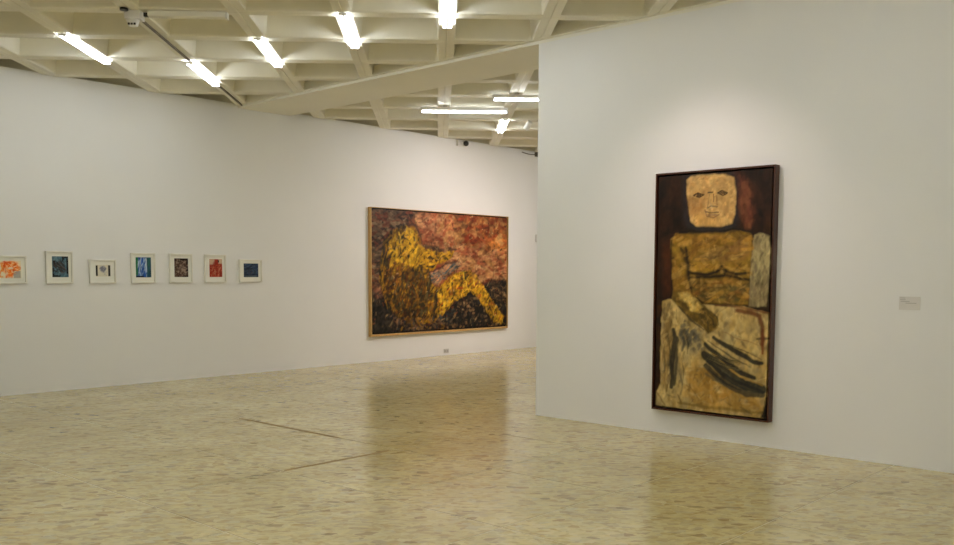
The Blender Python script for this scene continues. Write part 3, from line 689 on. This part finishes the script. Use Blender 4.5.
o = new_obj('canvas', cvt.mesh('tall_canvas', .050), M['oil'], tp, ((cvt.x0 + cvt.x1) / 2 - (RX0 + RX1) / 2, -.021, cvt.z0 - RZ0))
tag(o, 'canvas painted with a square-headed seated figure in ochre and beige')

# ---------------------------------------------------------------- seven small framed works
def small(x0, x1, z0, z1, ax0, ax1, az0, az1, label, painter, seed):
    """a* = the picture inside the mat as fractions of the frame"""
    t = empty('framed_print', L_pt((x0 + x1) / 2, z0, 0), math.radians(45)); tag(t, label, 'picture', 'small framed works in a row')
    W, Hh = x1 - x0, z1 - z0
    rails(t, -W / 2, W / 2, 0, Hh, .018, .018, .018, .018, .03, M['cream_wood'])
    new_obj('mat_board', box_mesh('mat_board', -W / 2 + .008, W / 2 - .008, -.014, -.001, .008, Hh - .008), M['mat'], t)
    cv = Canvas(-W / 2 + ax0 * W, -W / 2 + ax1 * W, az0 * Hh, az1 * Hh, .004, seed, None)
    X = (cv.X - cv.x0) / (cv.x1 - cv.x0); Y = 1 - (cv.Z - cv.z0) / (cv.z1 - cv.z0)
    painter(cv, X, Y)
    m = cv.mesh('print_sheet', .0015, relief=False)
    new_obj('picture_sheet', m, M['paper'], t, ((cv.x0 + cv.x1) / 2, -.0142, cv.z0))
    return t
def box_m(X, Y, a, b, c, d, s=.02):
    return np.clip((np.minimum(np.minimum(X - a, b - X), np.minimum(Y - c, d - Y))) / s + .5, 0, 1)
def p_orange(cv, X, Y):
    cv.fill((214, 204, 176)); n = cv.noise(.06); d = np.hypot(X - .62, (Y - .38) * .9)
    cv.put(np.clip((.40 - d) * 8, 0, 1) * np.clip((n - .3) * 6, 0, 1), (226, 118, 40)); cv.put(np.clip((.2 - np.abs(d - .28)) * 8, 0, 1) * np.clip((n - .5) * 6, 0, 1), (204, 78, 26))
    cv.put(box_m(X, Y, .42, .68, .5, .98) * np.clip((n - .25) * 5, 0, 1), (222, 112, 38)); cv.put(box_m(X, Y, .0, .34, .1, .95) * np.clip((n - .4) * 6, 0, 1), (214, 132, 54))
    cv.put(box_m(X, Y, .72, .98, .58, .98) * .9, (150, 146, 140)); cv.daubs(np.clip((.42 - d) * 8, 0, 1), [(232, 160, 84), (196, 76, 26), (228, 206, 160)], 60, .025, .006, .5, 1, .7)
def p_teal(cv, X, Y):
    cv.fill((70, 98, 112)); cv.daubs(X * 0 + 1, [(84, 116, 130), (54, 74, 86), (100, 126, 134)], 90, .05, .012, .8, .6, .7)
    n = cv.noise(.05)
    for a in ((0, .1, .55, 1), (0, .5, .9, 1), (.88, 1, .1, .85), (.6, 1, .0, .08), (.62, .75, .05, .25), (.02, .2, .2, .5)):
        cv.put(box_m(X, Y, *a, .05) * np.clip((n - .25) * 6, 0, 1), (18, 18, 20))
    cv.daubs(box_m(X, Y, .1, .8, .25, .8, .2), [(40, 34, 34), (76, 60, 56), (26, 26, 30)], 40, .05, .008, -.7, .4, .8)
def p_bars(cv, X, Y):
    cv.fill((206, 200, 180)); n = cv.noise(.03)
    cv.put(box_m(X, Y, .0, .13, .05, .95, .04), (20, 20, 22)); cv.put(box_m(X, Y, .84, .98, .03, .97, .04), (24, 24, 26))
    d = np.hypot((X - .48) * 1.4, (Y - .35)); cv.put(np.clip((.34 - d) * 8, 0, 1) * np.clip((n - .35) * 5, 0, 1), (128, 128, 138)); cv.daubs(np.clip((.4 - d) * 6, 0, 1), [(86, 86, 98), (168, 166, 166)], 30, .02, .004, 1.2, .8, .7)
    cv.put(box_m(X, Y, .45, .75, .6, .9, .1) * np.clip((n - .45) * 5, 0, 1), (140, 140, 148))
def p_blue(cv, X, Y):
    cv.fill((40, 74, 132)); cv.put(box_m(X, Y, 0, .15, 0, .9, .05), (34, 104, 60)); cv.put(box_m(X, Y, .7, 1, 0, 1, .08), (40, 84, 92)); cv.put(box_m(X, Y, .62, .72, .05, .75, .04), (190, 200, 204))
    cv.daubs(box_m(X, Y, .15, .68, .05, .95, .1), [(52, 100, 184), (140, 170, 204), (36, 74, 150), (186, 204, 216)], 70, .05, .007, 1.5, .25, .75)
    cv.put(np.clip(.05 - np.abs((X - .16) - .25 * (1 - Y) * 0.8), 0, 1) * 14 * (Y < .8), (186, 196, 190)); cv.put(box_m(X, Y, .0, .5, .93, 1, .03), (22, 26, 34)); cv.daubs(box_m(X, Y, .72, 1, 0, 1, .05), [(28, 62, 66), (46, 92, 84), (34, 66, 118)], 30, .05, .008, 1.5, .2, .7)
def p_brown(cv, X, Y):
    cv.fill((84, 62, 52)); cv.put(box_m(X, Y, 0, 1, 0, .14, .06), (20, 16, 16)); cv.put(box_m(X, Y, .85, 1, 0, 1, .06), (30, 22, 20))
    n = cv.noise(.05); cv.put(np.clip((n - .5) * 8, 0, 1) * box_m(X, Y, .1, .85, .12, .95, .1), (142, 120, 104)); cv.daubs(X * 0 + 1, [(110, 88, 76), (56, 38, 32), (150, 130, 112), (36, 26, 26)], 110, .025, .009, 1.0, .9, .7)
def p_red(cv, X, Y):
    cv.fill((146, 52, 34)); n = cv.noise(.05); cv.put(box_m(X, Y, 0, .4, 0, .3, .1) * .9, (186, 160, 132)); cv.put(box_m(X, Y, .72, 1, 0, .25, .08) * .9, (190, 168, 140))
    d = np.hypot(X - .45, Y - .3); cv.put(np.clip((.24 - d) * 8, 0, 1) * .8, (136, 40, 30)); cv.daubs(box_m(X, Y, 0, 1, .3, 1, .1), [(176, 72, 44), (140, 44, 34), (186, 112, 84), (124, 40, 30)], 80, .03, .008, 1.2, .6, .7); cv.put(box_m(X, Y, .66, .76, .06, .18, .04), (40, 26, 24))
def p_navy(cv, X, Y):
    cv.fill((38, 48, 68)); cv.daubs(X * 0 + 1, [(50, 68, 92), (26, 32, 46), (66, 84, 102), (34, 52, 78)], 80, .05, .01, .1, .4, .7)
    d = np.hypot((X - .45), (Y - .65) * 1.2); cv.put(np.clip((.10 - np.abs(d - .32)) * 10, 0, 1) * .6, (24, 26, 34)); cv.put(box_m(X, Y, .1, .9, .88, .97, .04) * .5, (96, 104, 104))
    cv.daubs(np.clip((.25 - d) * 6, 0, 1), [(70, 62, 66), (52, 50, 60)], 20, .02, .006, .5, .8, .7)
FB = 1.336
small(3.985, 4.412, FB, 1.672, .13, .85, .20, .82, 'small cream frame with an orange and grey picture, first of the row of seven', p_orange, 21)
small(4.637, 4.966, FB, 1.737, .24, .84, .20, .84, 'small cream frame with a slate blue and black picture', p_teal, 22)
small(5.176, 5.521, FB, 1.638, .24, .80, .29, .78, 'small cream frame with two upright black bars around a grey scribble', p_bars, 23)
small(5.728, 6.068, FB, 1.732, .20, .83, .19, .86, 'small cream frame with an upright picture in bright blue, green and white', p_blue, 24)
small(6.273, 6.615, FB, 1.733, .22, .82, .20, .84, 'small cream frame with an upright mottled brown and black picture', p_brown, 25)
small(6.809, 7.145, FB, 1.729, .22, .82, .20, .84, 'small cream frame with an upright rust red picture', p_red, 26)
small(7.363, 7.748, FB, 1.667, .20, .84, .23, .83, 'small cream frame with a dark navy landscape-format picture', p_navy, 27)

# ---------------------------------------------------------------- small fittings
# wall label beside the tall painting
t = empty('wall_label', R_pt(-2.264, 1.222, 0), math.radians(-45)); tag(t, 'small pale caption card on the partition beside the tall painting', 'label')
new_obj('card', box_mesh('card', -.077, .077, -.005, 0, 0, .102, .001), M['card'], t)
for k, (a, b) in enumerate(((-.070, -.032), (-.070, -.030), (-.066, .000), (-.030, .050))):
    new_obj('text_line', box_mesh('text_line', a, b, -.0056, -.0045, .088 - k * .013, .093 - k * .013), M['outlet'], t)

# security camera under the ceiling on the long wall
t = empty('security_camera', L_pt(12.05, 3.81, 0), math.radians(45)); tag(t, 'small security camera with round black lens high on the long white wall', 'camera')
new_obj('wall_plate', box_mesh('wall_plate', -.15, -.03, -.045, 0, -.055, .055, .008), M['white'], t)
new_obj('arm', cyl_mesh('arm', (-.09, -.04, 0), (.03, -.06, 0), .016, seg=12), M['white'], t)
bm = bmesh.new(); add_cyl(bm, (.055, -.005, .005), (.015, -.085, -.003), .050, .054, 24); new_obj('housing', bm_mesh(bm, 'cam_housing'), M['white'], t)
bm = bmesh.new(); bmesh.ops.create_uvsphere(bm, u_segments=20, v_segments=12, radius=.050, matrix=Matrix.Translation((.012, -.088, -.004))); new_obj('lens_dome', bm_mesh(bm, 'dome', True), M['dark'], t)

# power socket low on the long wall
t = empty('power_socket', L_pt(11.645, .040, 0), math.radians(45)); tag(t, 'small pale power socket near the floor below the wide painting', 'socket')
new_obj('plate', box_mesh('plate', -.060, .060, -.010, 0, 0, .075, .003), M['grey'], t)
for s in (-1, 1):
    new_obj('outlet', box_mesh('outlet', s * .028 - .018, s * .028 + .018, -.0125, -.009, .020, .055, .002), M['outlet'], t)

# cable along the top of the long wall near the partition's edge
t = empty('ceiling_cable', L_pt(13.7, HR - .03, 0), math.radians(45)); tag(t, 'dark cable running along the top of the long wall to a clamp', 'cable')
bm = bmesh.new()
prev = None
for k in range(13):
    x = .02 + k * .038; z = -.005 - .02 * math.sin((k / 12) * math.pi) ; pt = (x, -.022, z)
    if prev: add_cyl(bm, prev, pt, .008, seg=8)
    prev = pt
new_obj('cord', bm_mesh(bm, 'cord'), M['track'], t)
new_obj('clamp', box_mesh('clamp', .43, .53, -.07, 0, -.05, .03, .006), M['track'], t)

# dark track with sensor box on one rib
tx = rib_x(-4)
t = empty('ceiling_track', (tx, 8.75, HR)); tag(t, 'thin dark electrical track along a ceiling rib to the long wall', 'track')
new_obj('rail', box_mesh('rail', -.011, .011, 0, 4.68, -.018, 0, .002), M['track'], t)
new_obj('junction', box_mesh('junction', -.05, .05, 4.62, 4.72, -.03, 0, .004), M['track'], t)
t = empty('sensor_box', (tx + .01, 8.62, HR)); tag(t, 'white box with dark openings where the dark track starts', 'sensor')
new_obj('case', box_mesh('case', -.07, .075, -.07, .075, -.075, 0, .010), M['white'], t)
bm = bmesh.new(); add_cyl(bm, (-.01, 0, -.075), (-.01, 0, -.130), .058, .040, 20); new_obj('collar', bm_mesh(bm, 'collar'), M['white'], t)
for x in (-.026, 0.0, .026):
    new_obj('dark_opening', box_mesh('dark_opening', -.01 + x - .009, -.01 + x + .009, -.046, -.036, -.126, -.108, .002), M['dark'], t)
new_obj('socket_hole', cyl_mesh('socket_hole', (-.05, -.12, -.004), (-.05, -.12, -.022), .036, seg=16), M['dark'], t)
t = empty('rib_batten', (tx + .145, 8.60, HR)); tag(t, 'plain cream batten with white end cap between two ribs beside the sensor box', 'batten')
new_obj('body', box_mesh('body', 0, .70, -.045, .045, -.055, 0, .015), M['beam'], t)
new_obj('end_cap', box_mesh('end_cap', .70, .72, -.035, .035, -.062, -.005, .004), M['white'], t)
new_obj('fixing', box_mesh('fixing', -.04, 0, -.02, .02, -.05, -.015, .004), M['dark'], t)

# pale box on the far stretch of the long wall
t = empty('wall_box', L_pt(14.215, 2.10, 0), math.radians(45)); tag(t, 'small pale box on the long wall just past the partition edge', 'box')
new_obj('case', box_mesh('case', -.04, .04, -.03, 0, 0, .15, .006), M['card'], t)
new_obj('cover', box_mesh('cover', -.03, .03, -.034, -.029, .02, .13, .002), M['white'], t)
